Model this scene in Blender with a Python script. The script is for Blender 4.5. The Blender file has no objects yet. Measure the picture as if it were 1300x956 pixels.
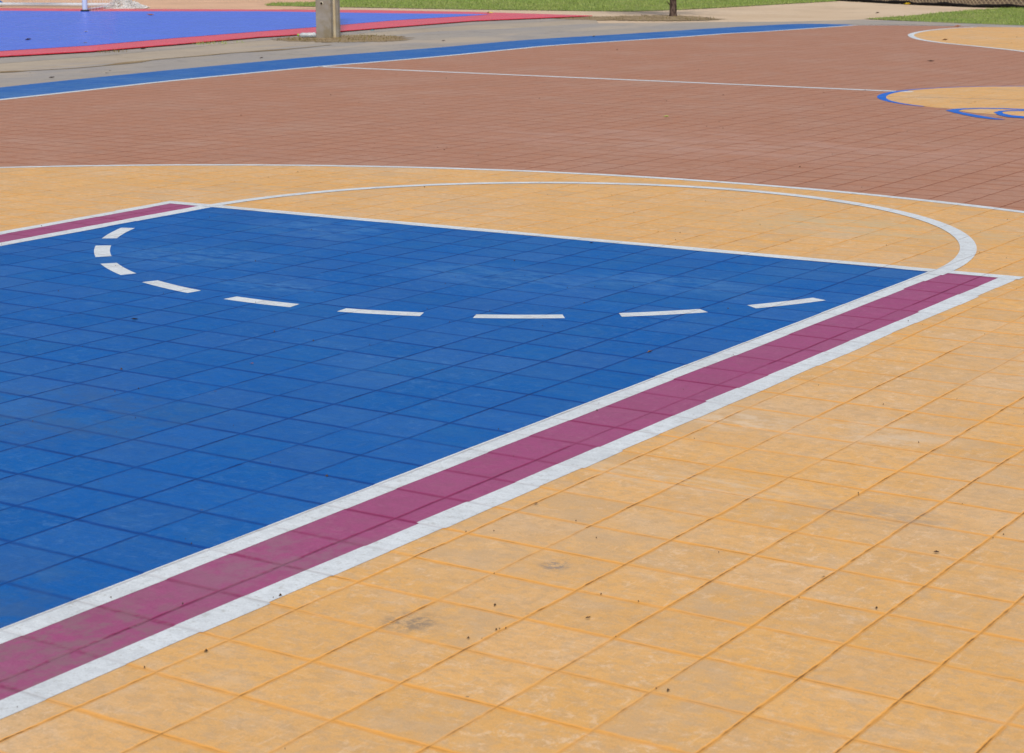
import bpy, bmesh, math, random
from mathutils import Vector, Matrix
import numpy as np
random.seed(4)
# Plan of the place in metres: origin at the middle of the near free throw line,
# x along that line, y towards the centre circle.
PLAN = {"side": [[-7.367, 3.7], [-7.425, 4.223], [-7.482, 4.773], [-7.598, 5.726], [-7.66, 7.123], [-7.671, 7.983], [-7.603, 8.957], [-7.584, 9.921], [-7.631, 11.338], [-7.642, 12.174], [-7.426, 13.445], [-7.26, 14.465], [-7.153, 15.494], [-6.961, 16.248], [-6.791, 17.395], [-6.646, 18.413]],
 "bord": [[-8.303, 4.55], [-8.393, 5.168], [-8.468, 5.876], [-8.574, 7.05], [-8.64, 8.27], [-8.664, 9.175], [-8.581, 10.178], [-8.523, 11.244], [-8.554, 12.743], [-8.427, 13.784], [-8.213, 14.802], [-8.003, 16.264], [-7.713, 17.785], [-7.442, 18.472], [-6.829, 18.564]],
 "faredge": [[-6.646, 18.413], [-6.021, 18.706], [-5.481, 18.77], [-5.043, 18.785], [-4.43, 18.894]],
 "far3": [[-2.569, 13.451], [-2.955, 13.82], [-3.476, 14.27], [-3.976, 14.683], [-4.366, 15.115], [-4.658, 15.548], [-4.929, 16.083], [-5.075, 16.494], [-5.183, 17.01], [-5.221, 17.537], [-5.179, 18.127], [-5.016, 18.592]],
 "logoA": [[-0.722, 6.397], [-0.718, 6.517], [-0.679, 6.615], [-0.58, 6.71], [-0.429, 6.775], [-0.283, 6.77], [-0.131, 6.741], [-0.109, 6.674], [-0.258, 6.696], [-0.403, 6.701], [-0.557, 6.648], [-0.627, 6.57], [-0.645, 6.478], [-0.623, 6.382], [-0.564, 6.308], [-0.409, 6.166], [-0.229, 6.005], [-0.122, 5.934], [-0.193, 5.906], [-0.345, 5.991], [-0.501, 6.14], [-0.616, 6.264]],
 "logoAfill": [[-0.625, 6.395], [-0.645, 6.523], [-0.557, 6.648], [-0.403, 6.701], [-0.258, 6.696], [-0.109, 6.674], [-0.023, 6.412], [-0.326, 6.277], [-0.458, 6.299]],
 "logoB": [[-0.379, 6.416], [-0.384, 6.535], [-0.349, 6.629], [-0.244, 6.689], [-0.224, 6.629], [-0.323, 6.556], [-0.336, 6.463], [-0.289, 6.362], [-0.2, 6.267], [-0.099, 6.23], [0.076, 6.196], [0.113, 6.085], [-0.049, 6.083], [-0.167, 6.109], [-0.274, 6.224]],
 "logoBfill": [[-0.336, 6.463], [-0.325, 6.562], [-0.226, 6.635], [-0.068, 6.633], [0.076, 6.196], [-0.099, 6.23], [-0.2, 6.267], [-0.289, 6.362]],
 "edge": [[-11.844, 7.122], [-11.829, 7.754], [-11.616, 8.866], [-11.784, 10.522], [-12.015, 12.217], [-11.993, 13.097], [-12.12, 14.642], [-12.304, 17.383], [-11.741, 19.614], [-11.297, 19.163], [-11.0, 18.507], [-11.482, 16.185], [-11.37, 13.66], [-11.241, 12.361], [-11.36, 11.451], [-11.032, 9.709], [-10.815, 8.072], [-10.8, 6.819], [-10.838, 6.248]],
 "ghost": [[-1.548, 7.351], [-1.25, 7.436], [-0.902, 7.509], [-0.549, 7.546], [-0.314, 7.559]],
 "red_out": [[-11.416, 6.751], [-11.523, 7.477], [-11.343, 8.597], [-11.503, 10.219], [-11.724, 11.878], [-11.688, 12.724], [-11.821, 14.25], [-12.023, 16.974], [-11.382, 19.302], [-13.907, 19.722], [-16.089, 19.617], [-17.802, 18.986], [-20.87, 17.912], [-22.571, 17.514], [-23.492, 17.243]],
 "blue_in": [[-12.025, 7.28], [-12.192, 8.085], [-12.117, 9.362], [-12.395, 10.988], [-12.602, 12.904], [-12.731, 14.272], [-13.064, 16.447], [-13.02, 17.791], [-12.999, 18.877], [-13.352, 18.912], [-15.241, 18.517], [-17.235, 18.323], [-19.945, 17.001], [-21.482, 16.525], [-22.358, 16.258]],
 "grass1": [[-19.323, 20.94], [-17.156, 21.002], [-14.836, 21.075], [-13.089, 21.326], [-11.967, 21.487], [-11.6, 22.439], [-11.462, 23.311], [-11.296, 25.1], [-11.007, 27.583], [-11.861, 30.382], [-12.741, 33.03], [-23.995, 28.132], [-20.153, 23.874], [-19.76, 22.776], [-20.167, 22.094]],
 "grass2": [[-7.416, 20.525], [-7.23, 21.683], [-7.229, 23.317], [-7.087, 25.092], [-6.887, 26.079], [-5.891, 27.225], [-3.415, 19.014], [-4.628, 19.474], [-5.879, 19.804], [-6.603, 20.138]],
 "apron": [[-8.234, 3.824], [-8.303, 4.55], [-8.468, 5.876], [-8.64, 8.27], [-8.581, 10.178], [-8.554, 12.743], [-8.213, 14.802], [-7.713, 17.785], [-6.829, 18.564], [-6.017, 18.979], [-4.46, 18.982], [-3.288, 18.59], [-3.514, 19.341], [-4.691, 19.657], [-5.906, 19.876], [-7.317, 20.294], [-7.987, 19.112], [-8.934, 18.485], [-9.614, 17.849], [-10.152, 17.431], [-10.355, 16.485], [-10.421, 15.391], [-10.793, 14.445], [-10.777, 13.047], [-10.032, 9.898], [-9.907, 8.492], [-9.826, 6.945], [-9.894, 5.996], [-9.829, 5.189]],
 "apron2": [[-9.829, 5.189], [-9.894, 5.996], [-9.826, 6.945], [-9.907, 8.492], [-10.032, 9.898], [-10.777, 13.047], [-10.793, 14.445], [-10.421, 15.391], [-10.355, 16.485], [-10.152, 17.431], [-11.688, 19.812], [-12.543, 17.732], [-12.337, 14.926], [-12.254, 12.497], [-11.844, 9.092], [-12.051, 7.956], [-11.992, 7.04]],
 "dirt1": [[-11.475, 11.808], [-11.505, 12.221], [-11.365, 12.515], [-11.196, 12.939], [-10.838, 13.128], [-10.29, 12.972], [-9.846, 12.257], [-10.003, 11.871], [-10.25, 11.579], [-10.675, 11.512], [-11.045, 11.517]],
 "dirt2": [[-11.736, 18.455], [-11.396, 19.279], [-11.078, 19.942], [-10.558, 20.268], [-9.934, 20.007], [-9.274, 19.436], [-9.284, 18.906], [-9.63, 18.579], [-10.068, 18.419], [-10.594, 18.399], [-11.22, 18.302]],
 "tufts": [[[-11.472, 10.399], [-11.282, 10.791]], [[-11.278, 8.626], [-11.184, 8.964]], [[-11.316, 10.97], [-11.274, 11.092]]],
 "crack": [[-9.814, 5.732], [-9.762, 6.07], [-9.665, 6.377], [-9.603, 6.644], [-9.611, 6.997], [-9.73, 7.553], [-9.862, 8.136], [-9.86, 8.549], [-9.922, 9.249], [-9.882, 9.722], [-9.874, 10.335], [-9.987, 11.1]],
 "pole": [-11.091, 12.44],
 "trunk": [-10.378, 20.053],
 "post": [-19.893, 16.95],
 "backc": [-21.136, 19.011],
 "netend": [-20.171, 18.707],
 "fence": [[-11.096, 27.891], [-9.002, 26.406], [-7.584, 25.704], [-6.72, 25.588], [-5.036, 25.235]],
 "bottle": [-11.267, 12.239, 0.239],
 "teal": [-11.607, 14.021, 0.053],
 "yscrap": [-13.32, 19.355, 0.089],
 "clamp": [-23.703, 18.542, 0.076],
 "leaves": [[-5.249, 18.627, 0, 0.088, "orange", "curled orange-brown dry leaf at the edge of the far yellow zone"], [-4.132, 15.259, 0, 0.067, "brown", "crumpled brown dry leaf lying inside the far yellow zone"], [-2.821, 11.472, 0, 0.0636, "dark", "thin dark dry leaf on the brown paving between the two yellow zones"], [-7.972, 22.344, 0, 0.0704, "dark", "small dark red-brown leaf alone on the sandy path before the fence"], [-9.026, 26.173, 0, 0.1295, "yellow", "bright yellow fallen leaf lying at the foot of the chain-link fence"], [-13.683, 9.889, 0.015, 0.0795, "brown", "brown dry leaf on the left part of the bright blue plastic court"], [-14.515, 11.665, 0.015, 0.0534, "pale", "pale whitish leaf on the bright blue plastic court below the white goal post"], [-12.56, 9.73, 0.015, 0.0478, "tan", "tan leaf on the blue court touching the near red border strip"], [-17.715, 16.23, 0.015, 0.1289, "orange", "orange-tan dry leaf near the far red border strip beside the heap of white net"], [-0.158, -2.274, 0, 0.0236, "dark", "dark brown curled leaf on the near blue key left of the dashed arc"], [-8.957, 8.665, 0, 0.0413, "dark", "dark leaf on the grey concrete beside the blue border strip, left of the concrete pole"], [-11.215, 9.292, 0, 0.0634, "dark", "flat dark leaf on the concrete near the red border strip"], [-8.731, 5.546, 0, 0.0582, "dark", "dark clump of dry leaf on the concrete at the far left"], [-8.748, 6.246, 0, 0.0524, "pale", "pale dry leaf on the concrete touching the blue border strip"], [-8.214, 14.069, 0, 0.0493, "dark", "small dark leaf lying on the painted blue border strip"], [1.516, -1.831, 0, 0.0189, "brown", "brown leaf in the near blue key close to the white lane line"], [0.281, -0.117, 0, 0.016, "dark", "dark leaf on blue paint just below the free throw line"], [0.61, -2.584, 0, 0.0116, "orange", "tiny orange leaf in the middle of the near blue key"], [2.948, -3.205, 0, 0.0122, "dark", "dark brown curled leaf on the near yellow paving at the right"], [2.557, -3.912, 0, 0.0102, "dark", "dark sliver of leaf on the near yellow paving below the lane line"], [-9.247, 12.314, 0, 0.0474, "dark", "dark leaf on the concrete right of the pole near the blue border strip"], [2.082, -3.347, 0, 0.0087, "dark", "dark leaf fragment on yellow paving close to the outer white lane line"], [-2.169, 4.953, 0, 0.0381, "green", "pale green fresh leaf on the brown paving between halfway line and near yellow zone"], [2.821, -3.467, 0, 0.0078, "dark", "dark leaf fragment in a joint of the lower right yellow paving"]],
 "cam": {"loc": [4.2984301306847215, -6.80446315032585, 1.2216284315636996],
 "r": [0.8357031257886077, 0.5491605474900172, -0.00479360278027799],
 "u": [-0.10800083117974507, 0.172899475771265, 0.9790003022177808],
 "f": [-0.5384571533665745, 0.8176358996267754, -0.2038024279293035],
 "lens": 68.47783447875955}}
scene = bpy.context.scene
COL = scene.collection

# ---------------------------------------------------------------- helpers
def tag(o, label=None, cat=None, group=None, kind=None):
    if label: o['label'] = label
    if cat: o['category'] = cat
    if group: o['group'] = group
    if kind: o['kind'] = kind
    return o
def link(name, me, m, parent=None):
    o = bpy.data.objects.new(name, me)
    if m: me.materials.append(m)
    COL.objects.link(o)
    if parent: o.parent = parent
    return o
def empty(name, loc, rz=0):
    o = bpy.data.objects.new(name, None); COL.objects.link(o)
    o.location = loc; o.rotation_euler = (0, 0, rz); o.empty_display_size = .1
    return o
def obj(name, bm, m, parent=None, smooth=False):
    bmesh.ops.recalc_face_normals(bm, faces=bm.faces)
    if smooth:
        for e in bm.edges:
            if len(e.link_faces) == 2 and e.calc_face_angle() > .7: e.smooth = False
    me = bpy.data.meshes.new(name); bm.to_mesh(me); bm.free()
    if smooth:
        for p in me.polygons: p.use_smooth = True
    return link(name, me, m, parent)
def raw(name, verts, faces, m, parent=None):
    me = bpy.data.meshes.new(name); me.from_pydata([tuple(v) for v in verts], [], faces); me.update()
    return link(name, me, m, parent)
def sheet(name, pts, z, m, kind='structure', thick=0):
    bm = bmesh.new()
    vs = [bm.verts.new((p[0], p[1], z)) for p in pts]
    f = bm.faces.new(vs)
    f.normal_update()
    if f.normal.z < 0: f.normal_flip()
    if thick:
        r = bmesh.ops.extrude_face_region(bm, geom=[f])
        for g in r['geom']:
            if isinstance(g, bmesh.types.BMVert): g.co.z = z
        for v in vs: v.co.z = z - thick
    bmesh.ops.triangulate(bm, faces=[q for q in bm.faces if len(q.verts) > 4])
    if thick: bmesh.ops.recalc_face_normals(bm, faces=bm.faces)
    me = bpy.data.meshes.new(name); bm.to_mesh(me); bm.free()
    return tag(link(name, me, m), kind=kind)
def strip(name, A, B, z, m, kind='structure'):
    n = len(A); verts = [(p[0], p[1], z) for p in A] + [(p[0], p[1], z) for p in B]
    fs = []
    for i in range(n-1):
        q = [i, i+1, n+i+1, n+i]
        a, b, c = [Vector(verts[k]) for k in q[:3]]
        if (b-a).cross(c-b).z < 0: q.reverse()
        fs.append(q)
    o = raw(name, verts, fs, m)
    return tag(o, kind=kind)
def smooth_line(P, n=6):
    out = []
    P = [Vector((p[0], p[1])) for p in P]
    Q = [P[0]*2-P[1]] + P + [P[-1]*2-P[-2]]
    for i in range(1, len(Q)-2):
        for k in range(n):
            t = k/n
            a, b, c, d = Q[i-1:i+3]
            out.append(.5*((2*b)+(c-a)*t+(2*a-5*b+4*c-d)*t*t+(3*b-a-3*c+d)*t**3))
    out.append(P[-1]); return out
def offset(P, d):
    out = []
    for i, p in enumerate(P):
        a = P[max(0, i-1)]; b = P[min(len(P)-1, i+1)]
        t = (b-a).normalized(); out.append(p + Vector((-t.y, t.x))*d)
    return out
def tube(bm, pts, r, seg=8, caps=True):
    pts = [Vector(p) for p in pts]; rings = []
    rr = r if isinstance(r, (list, tuple)) else [r]*len(pts)
    for i, p in enumerate(pts):
        t = (pts[min(i+1, len(pts)-1)]-pts[max(i-1, 0)]).normalized()
        up = Vector((0, 0, 1)) if abs(t.z) < .9 else Vector((1, 0, 0))
        a = t.cross(up).normalized(); b = t.cross(a)
        rings.append([bm.verts.new(p+(a*math.cos(2*math.pi*k/seg)+b*math.sin(2*math.pi*k/seg))*rr[i]) for k in range(seg)])
    for A, B in zip(rings, rings[1:]):
        for k in range(seg): bm.faces.new([A[k], A[(k+1) % seg], B[(k+1) % seg], B[k]])
    if caps:
        bm.faces.new(rings[0]); bm.faces.new(rings[-1])
def box(bm, x0, x1, y0, y1, z0, z1, bev=0):
    m = Matrix.Translation(((x0+x1)/2, (y0+y1)/2, (z0+z1)/2)) @ Matrix.Diagonal((x1-x0, y1-y0, z1-z0, 1))
    r = bmesh.ops.create_cube(bm, size=1, matrix=m)
    if bev:
        es = list({e for v in r['verts'] for e in v.link_edges})
        bmesh.ops.bevel(bm, geom=es, offset=bev, segments=2, affect='EDGES')

# ---------------------------------------------------------------- node helper
class NT:
    def __init__(s, nt): s.nt = nt; s.n = nt.nodes; s.l = nt.links
    def put(s, sock, v):
        if v is None: return
        if isinstance(v, bpy.types.NodeSocket): s.l.new(v, sock)
        elif isinstance(v, (tuple, list)) and len(v) == 3 and sock.type == 'RGBA': sock.default_value = (*v, 1)
        else: sock.default_value = v
    def m(s, op, a, b=None, c=None, clamp=False):
        n = s.n.new('ShaderNodeMath'); n.operation = op; n.use_clamp = clamp
        for i, v in enumerate((a, b, c)): s.put(n.inputs[i], v)
        return n.outputs[0]
    def vm(s, op, a, b=None, sc=None):
        n = s.n.new('ShaderNodeVectorMath'); n.operation = op
        s.put(n.inputs[0], a); s.put(n.inputs[1], b)
        if sc is not None: s.put(n.inputs['Scale'], sc)
        return n.outputs[0]
    def ss(s, v, a, b, x=0, y=1):
        n = s.n.new('ShaderNodeMapRange'); n.interpolation_type = 'SMOOTHSTEP'
        for i, q in enumerate((v, a, b, x, y)): s.put(n.inputs[i], q)
        return n.outputs[0]
    def noise(s, vec, scale, detail=3, rough=.55, dist=0):
        n = s.n.new('ShaderNodeTexNoise'); s.put(n.inputs['Vector'], vec)
        n.inputs['Scale'].default_value = scale; n.inputs['Detail'].default_value = detail
        n.inputs['Roughness'].default_value = rough; n.inputs['Distortion'].default_value = dist
        return n.outputs['Fac']
    def wn(s, vec):
        n = s.n.new('ShaderNodeTexWhiteNoise'); n.noise_dimensions = '3D'; s.put(n.inputs['Vector'], vec)
        return n.outputs['Value']
    def mix(s, f, a, b, mode='MIX'):
        n = s.n.new('ShaderNodeMix'); n.data_type = 'RGBA'; n.blend_type = mode
        s.put(n.inputs[0], f); s.put(n.inputs[6], a); s.put(n.inputs[7], b)
        return n.outputs[2]
    def comb(s, x, y, z=0.0):
        n = s.n.new('ShaderNodeCombineXYZ')
        for i, v in enumerate((x, y, z)): s.put(n.inputs[i], v)
        return n.outputs[0]
def newmat(name, rough=.6, spec=.5):
    m = bpy.data.materials.new(name); m.use_nodes = True
    t = NT(m.node_tree); b = t.n['Principled BSDF']
    b.inputs['Roughness'].default_value = rough
    b.inputs['Specular IOR Level'].default_value = spec
    co = t.n.new('ShaderNodeTexCoord').outputs['Object']
    return m, t, b, co
def bump(t, b, h, dist=1.0, strength=1.0):
    n = t.n.new('ShaderNodeBump'); n.inputs['Distance'].default_value = dist; n.inputs['Strength'].default_value = strength
    t.put(n.inputs['Height'], h); t.l.new(n.outputs[0], b.inputs['Normal'])
def sc(t, co, x, y, z): return t.vm('MULTIPLY', co, (x, y, z))

# group: stamped square paving joints in the plane of the court, 19 cm module
TX, TY, X0, Y0 = .1905, .1867, 1.692, -4.53
def joints_group():
    g = bpy.data.node_groups.new('paving_joints', 'ShaderNodeTree')
    g.interface.new_socket('Vector', in_out='INPUT', socket_type='NodeSocketVector')
    for n in ('Joint', 'Gap', 'Tile', 'Height', 'JointX', 'TileB'): g.interface.new_socket(n, in_out='OUTPUT', socket_type='NodeSocketFloat')
    t = NT(g); gi = t.n.new('NodeGroupInput'); go = t.n.new('NodeGroupOutput')
    vec = gi.outputs[0]
    wob = t.m('SUBTRACT', t.noise(vec, 4.5, 3), .5); wob2 = t.m('SUBTRACT', t.noise(t.vm('ADD', vec, (7, 3, 0)), 4.5, 3), .5)
    sp = t.n.new('ShaderNodeSeparateXYZ'); t.l.new(vec, sp.inputs[0])
    x = t.m('ADD', sp.outputs[0], t.m('MULTIPLY', wob, .009)); y = t.m('ADD', sp.outputs[1], t.m('MULTIPLY', wob2, .009))
    x = t.m('ADD', x, t.m('MULTIPLY', t.m('MAXIMUM', t.m('SUBTRACT', x, 2.65), 0.0), .065))
    u = t.m('DIVIDE', t.m('SUBTRACT', x, X0), TX)
    iu = t.m('FLOOR', u); 
    sh = t.m('MULTIPLY', t.m('SUBTRACT', t.wn(t.comb(t.m('FLOOR', t.m('MULTIPLY', u, .5)), 3.3, 1.7)), .5), .05)
    v = t.m('ADD', t.m('DIVIDE', t.m('SUBTRACT', y, Y0), TY), sh)
    iv = t.m('FLOOR', v)
    fu = t.m('SUBTRACT', u, iu); fv = t.m('SUBTRACT', v, iv)
    du = t.m('MULTIPLY', t.m('SUBTRACT', .5, t.m('ABSOLUTE', t.m('SUBTRACT', fu, .5))), TX)
    dv = t.m('MULTIPLY', t.m('SUBTRACT', .5, t.m('ABSOLUTE', t.m('SUBTRACT', fv, .5))), TY)
    ju = t.m('ROUND', u); jv = t.m('ROUND', v)
    # each joint has its own strength, some are half filled with paint
    su = t.ss(t.wn(t.comb(ju, t.m('FLOOR', t.m('MULTIPLY', v, .34)), 5.1)), 0, .6, .45, 1)
    su = t.m('MAXIMUM', su, t.m('LESS_THAN', t.m('ABSOLUTE', ju), .5))
    sv = t.ss(t.wn(t.comb(t.m('FLOOR', t.m('MULTIPLY', u, .5)), jv, 9.4)), .1, .8, .62, 1)
    ragged = t.m('MULTIPLY', t.m('SUBTRACT', t.noise(vec, 40, 2), .5), .006)
    dU = t.m('ADD', du, ragged); dV = t.m('ADD', dv, ragged)
    JU = t.m('MULTIPLY', t.ss(dU, .002, .0075, 1, 0), su); JV = t.m('MULTIPLY', t.ss(dV, .003, .0112, 1, 0), sv)
    joint = t.m('MAXIMUM', JU, JV)
    GU = t.m('MULTIPLY', t.ss(dU, .0005, .003, 1, 0), su); GV = t.m('MULTIPLY', t.ss(dV, .001, .0035, 1, 0), sv)
    patchy = t.ss(t.noise(vec, 9, 3), .42, .62)
    gap = t.m('MAXIMUM', t.m('MULTIPLY', GU, t.m('ADD', t.m('MULTIPLY', patchy, .75), .25)), t.m('MULTIPLY', GV, t.m('MULTIPLY', patchy, .45)))
    tile = t.wn(t.comb(iu, iv, .5)); tileb = t.wn(t.comb(iu, iv, 8.5))
    h = t.m('MULTIPLY', t.m('MAXIMUM', t.m('MULTIPLY', t.ss(dU, 0, .0075, 1, 0), su), t.m('MULTIPLY', t.ss(dV, 0, .009, 1, 0), t.m('MULTIPLY', sv, .5))), -.0018)
    tilt = t.m('ADD', t.m('MULTIPLY', t.m('MULTIPLY', t.m('SUBTRACT', tile, .5), fu), .0034), t.m('MULTIPLY', t.m('MULTIPLY', t.m('SUBTRACT', tileb, .5), fv), .0034))
    h = t.m('ADD', h, tilt)
    h = t.m('ADD', h, t.m('MULTIPLY', t.noise(vec, 14, 4, .6), .0028))
    h = t.m('ADD', h, t.m('MULTIPLY', t.noise(vec, 130, 5, .75), .0011))
    for n, s in zip(('Joint', 'Gap', 'Tile', 'Height', 'JointX', 'TileB'), (joint, gap, tile, h, JU, tileb)): t.l.new(s, go.inputs[n])
    return g
JG = joints_group()
def lin(r, g, b):
    f = lambda c: c/12.92 if c <= .04045 else ((c+.055)/1.055)**2.4
    return tuple(f(c/255) for c in (r, g, b))
def paving(name, face, joint, worn, gapc, wear=.5, rough=.62, var=.10, spec=.22, stains=(), jam=1.0, dirt=.35, chips=0):
    m, t, b, co = newmat(name, rough, spec)
    g = t.n.new('ShaderNodeGroup'); g.node_tree = JG; t.l.new(co, g.inputs[0])
    J, G, T, H, JX, TB = [g.outputs[i] for i in range(6)]
    c = t.mix(t.m('MULTIPLY', t.ss(t.noise(co, 1.1, 5, .62), .45, .72), wear), face, worn)
    c = t.mix(t.m('MULTIPLY', t.ss(t.noise(sc(t, co, 1, 1.7, 1), 7, 5, .65), .48, .72), wear*.8), c, worn)
    # tile by tile tint
    n = t.n.new('ShaderNodeHueSaturation'); t.l.new(c, n.inputs['Color'])
    t.l.new(t.m('ADD', t.m('MULTIPLY', t.m('SUBTRACT', T, .5), var), 1.0), n.inputs['Value'])
    t.l.new(t.m('ADD', t.m('MULTIPLY', t.m('SUBTRACT', TB, .5), .06), 1.0), n.inputs['Saturation'])
    c = n.outputs[0]
    # brush strokes / scuffs, several directions
    s1 = t.ss(t.noise(sc(t, co, 3, 38, 1), 1.6, 4, .7, .4), .57, .75)
    s2 = t.ss(t.noise(sc(t, co, 30, 4, 1), 1.5, 4, .7, .5), .6, .76)
    c = t.mix(t.m('MULTIPLY', t.m('MAXIMUM', s1, s2), .30*wear), c, tuple(min(1, q*1.25+.10) for q in worn))
    blotch = t.m('MULTIPLY', t.ss(t.noise(co, 2.7, 6, .7), .56, .74), dirt)
    c = t.mix(blotch, c, tuple(q*.62+.02 for q in worn))
    mot = t.ss(t.noise(sc(t, co, 1, 1.3, 1), 26, 6, .72), .47, .58)
    c = t.mix(t.m('MULTIPLY', mot, .42*wear+.05), c, tuple(q*.74+.012 for q in worn))
    mot2 = t.ss(t.noise(t.vm('ADD', co, (3.3, 8.1, 0)), 11, 7, .75, .6), .47, .64)
    c = t.mix(t.m('MULTIPLY', mot2, .5*dirt), c, tuple(q*.70 for q in face))
    scr = t.m('MAXIMUM', t.ss(t.noise(sc(t, co, 14, 120, 1), 1.2, 3, .6, 1.5), .61, .67), t.ss(t.noise(sc(t, co, 90, 11, 1), 1.2, 3, .6, 1.2), .63, .69))
    c = t.mix(t.m('MULTIPLY', scr, .35*wear), c, tuple(min(1, q*1.1+.12) for q in worn))
    fl = t.ss(t.noise(t.vm('ADD', co, (6.1, 2.2, 0)), 24, 7, .82, .3), .535, .60)
    area = t.ss(t.noise(t.vm('ADD', co, (1.7, 5.2, 0)), 1.9, 4, .6), .40, .62)
    c = t.mix(t.m('MULTIPLY', t.m('MULTIPLY', fl, t.m('ADD', t.m('MULTIPLY', area, .75), .25)), .75*wear), c, tuple(min(1, q*1.12+.045) for q in worn))
    dk = t.ss(t.noise(t.vm('ADD', co, (2.9, 7.7, 0)), 33, 7, .82, .3), .545, .62)
    c = t.mix(t.m('MULTIPLY', dk, .6*dirt+.1), c, tuple(q*.60 for q in face))
    # a few panels were patched or scrubbed: their own tone
    odd = t.m('MULTIPLY', t.m('GREATER_THAN', TB, .86), t.ss(t.noise(co, 9, 4, .6), .4, .6))
    c = t.mix(t.m('MULTIPLY', odd, .6*wear), c, tuple(q*.82 for q in worn))
    fine = t.noise(co, 160, 3, .7)
    c = t.mix(t.m('MULTIPLY', t.ss(fine, .3, .75), .22), c, tuple(q*.78 for q in face))
    grain = t.noise(co, 330, 2, .8)
    c = t.mix(t.m('MULTIPLY', t.ss(grain, .52, .68), .30), c, tuple(q*.6 for q in worn))
    c = t.mix(t.m('MULTIPLY', t.ss(grain, .46, .34), .22), c, tuple(min(1, q*1.18+.03) for q in face))
    if chips:
        ch = t.ss(t.noise(t.vm('ADD', co, (1.1, 4.2, 0)), 48, 5, .78), .57, .61)
        c = t.mix(t.m('MULTIPLY', ch, chips), c, (.33, .30, .24))
    c = t.mix(t.m('MULTIPLY', J, .78*jam), c, joint)
    c = t.mix(t.m('MULTIPLY', G, .85*jam), c, gapc)
    # grit and bird-dropping sized specks
    vo = t.n.new('ShaderNodeTexVoronoi'); vo.inputs['Scale'].default_value = 7; t.l.new(co, vo.inputs['Vector'])
    rr = t.wn(vo.outputs['Position'])
    spk = t.m('MULTIPLY', t.m('LESS_THAN', vo.outputs['Distance'], t.m('MULTIPLY', rr, .032)), t.m('GREATER_THAN', rr, .95))
    c = t.mix(t.m('MULTIPLY', spk, .6), c, (.09, .06, .04))
    for (sx, sy, rad, colr, amt, ax, ns) in stains:
        d = t.vm('SUBTRACT', co, (sx, sy, 0)); d = t.vm('MULTIPLY', d, (ax[0], ax[1], 0))
        ln = t.n.new('ShaderNodeVectorMath'); ln.operation = 'LENGTH'; t.l.new(d, ln.inputs[0])
        mk = t.m('MULTIPLY', t.ss(ln.outputs['Value'], rad*.25, rad, 1, 0), t.ss(t.noise(t.vm('MULTIPLY', co, (ax[0], ax[1], 1)), ns, 5, .75), .42, .60))
        c = t.mix(t.m('MULTIPLY', mk, amt), c, colr)
    t.l.new(c, b.inputs['Base Color'])
    t.l.new(t.m('ADD', t.m('MULTIPLY', t.noise(co, 5, 4), .25), rough-.12), b.inputs['Roughness'])
    bump(t, b, H)
    return m
YW = lin(216, 180, 136)
M_yellow = paving('yellow_paint', lin(226, 174, 105), lin(238, 166, 72), lin(216, 182, 140), lin(110, 74, 36), wear=.95,
    stains=[S for S in (
      (2.292, -4.096, .075, lin(120, 112, 102), .7, (1, 1), 30),
      (2.341, -3.678, .05, lin(110, 115, 120), .7, (1.2, 1), 34),
      (2.129, -2.428, .22, lin(224, 204, 176), .5, (1, 1.5), 14),
      (2.243, -2.996, .30, lin(222, 200, 168), .4, (.6, 2.4), 12),
      (2.753, -3.017, .25, lin(170, 148, 122), .6, (1, 2.2), 9),
      (2.458, -2.364, .3, lin(220, 200, 172), .45, (1, 1.6), 7),
      (2.9, -1.4, .6, lin(214, 196, 172), .6, (1, 1.4), 7),
      (1.0, .9, .7, lin(196, 178, 140), .6, (.7, 1.5), 5),)])
M_blue = paving('blue_paint', lin(10, 92, 168), lin(0, 60, 136), lin(52, 112, 170), lin(4, 36, 84), wear=.45, var=.11, spec=.22, dirt=.3,
    stains=[(-.9, -1.2, .55, lin(88, 142, 190), .3, (1, 1.6), 12), (-.2, -1.55, .35, lin(88, 142, 190), .3, (1, 2), 14),
            (.4, -.95, .5, lin(88, 142, 190), .3, (.8, 1.6), 9), (1.0, -.75, .45, lin(88, 142, 190), .3, (.8, 2), 9),
            (-.9, -.35, .5, lin(88, 142, 190), .3, (.9, 1.5), 8), (1.5, -4.6, .5, lin(62, 92, 130), .5, (1, 1), 6),
            (.6, -3.3, .6, lin(62, 92, 130), .4, (1, 1.3), 6), (.2, -4.0, .5, lin(62, 92, 130), .4, (1, 1.3), 6)])
M_brown = paving('brown_paint', lin(178, 125, 96), lin(142, 78, 40), lin(186, 148, 126), lin(110, 62, 40), wear=.55, var=.06,
    stains=[(-.9, 3.6, 1.4, lin(196, 160, 144), .3, (.5, 1.4), 3)], dirt=.4)
M_maroon = paving('maroon_paint', lin(162, 80, 121), lin(138, 36, 82), lin(158, 92, 120), lin(96, 32, 62), wear=.5, var=.06,
    stains=[(1.86, -4.55, .38, lin(142, 104, 114), .8, (1, .8), 16), (1.86, -3.95, .28, lin(146, 110, 122), .6, (1, .8), 9)])
M_white = paving('white_line_paint', lin(220, 225, 226), lin(200, 200, 200), lin(200, 204, 204), lin(150, 146, 136), wear=.5, var=.05, dirt=.4, jam=.9, chips=.3)
M_border = paving('blue_border_paint', lin(36, 98, 172), lin(26, 84, 158), lin(84, 128, 178), lin(40, 70, 110), wear=.7, var=.06, spec=.22)
M_over = paving('faded_blue_paint', lin(30, 104, 174), lin(4, 64, 136), lin(100, 152, 196), lin(10, 45, 96), wear=1.0, var=.06)
M_ghost = paving('ghost_line_paint', lin(196, 156, 116), lin(170, 130, 90), lin(180, 160, 140), lin(110, 74, 36), wear=1, var=.05)
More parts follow.
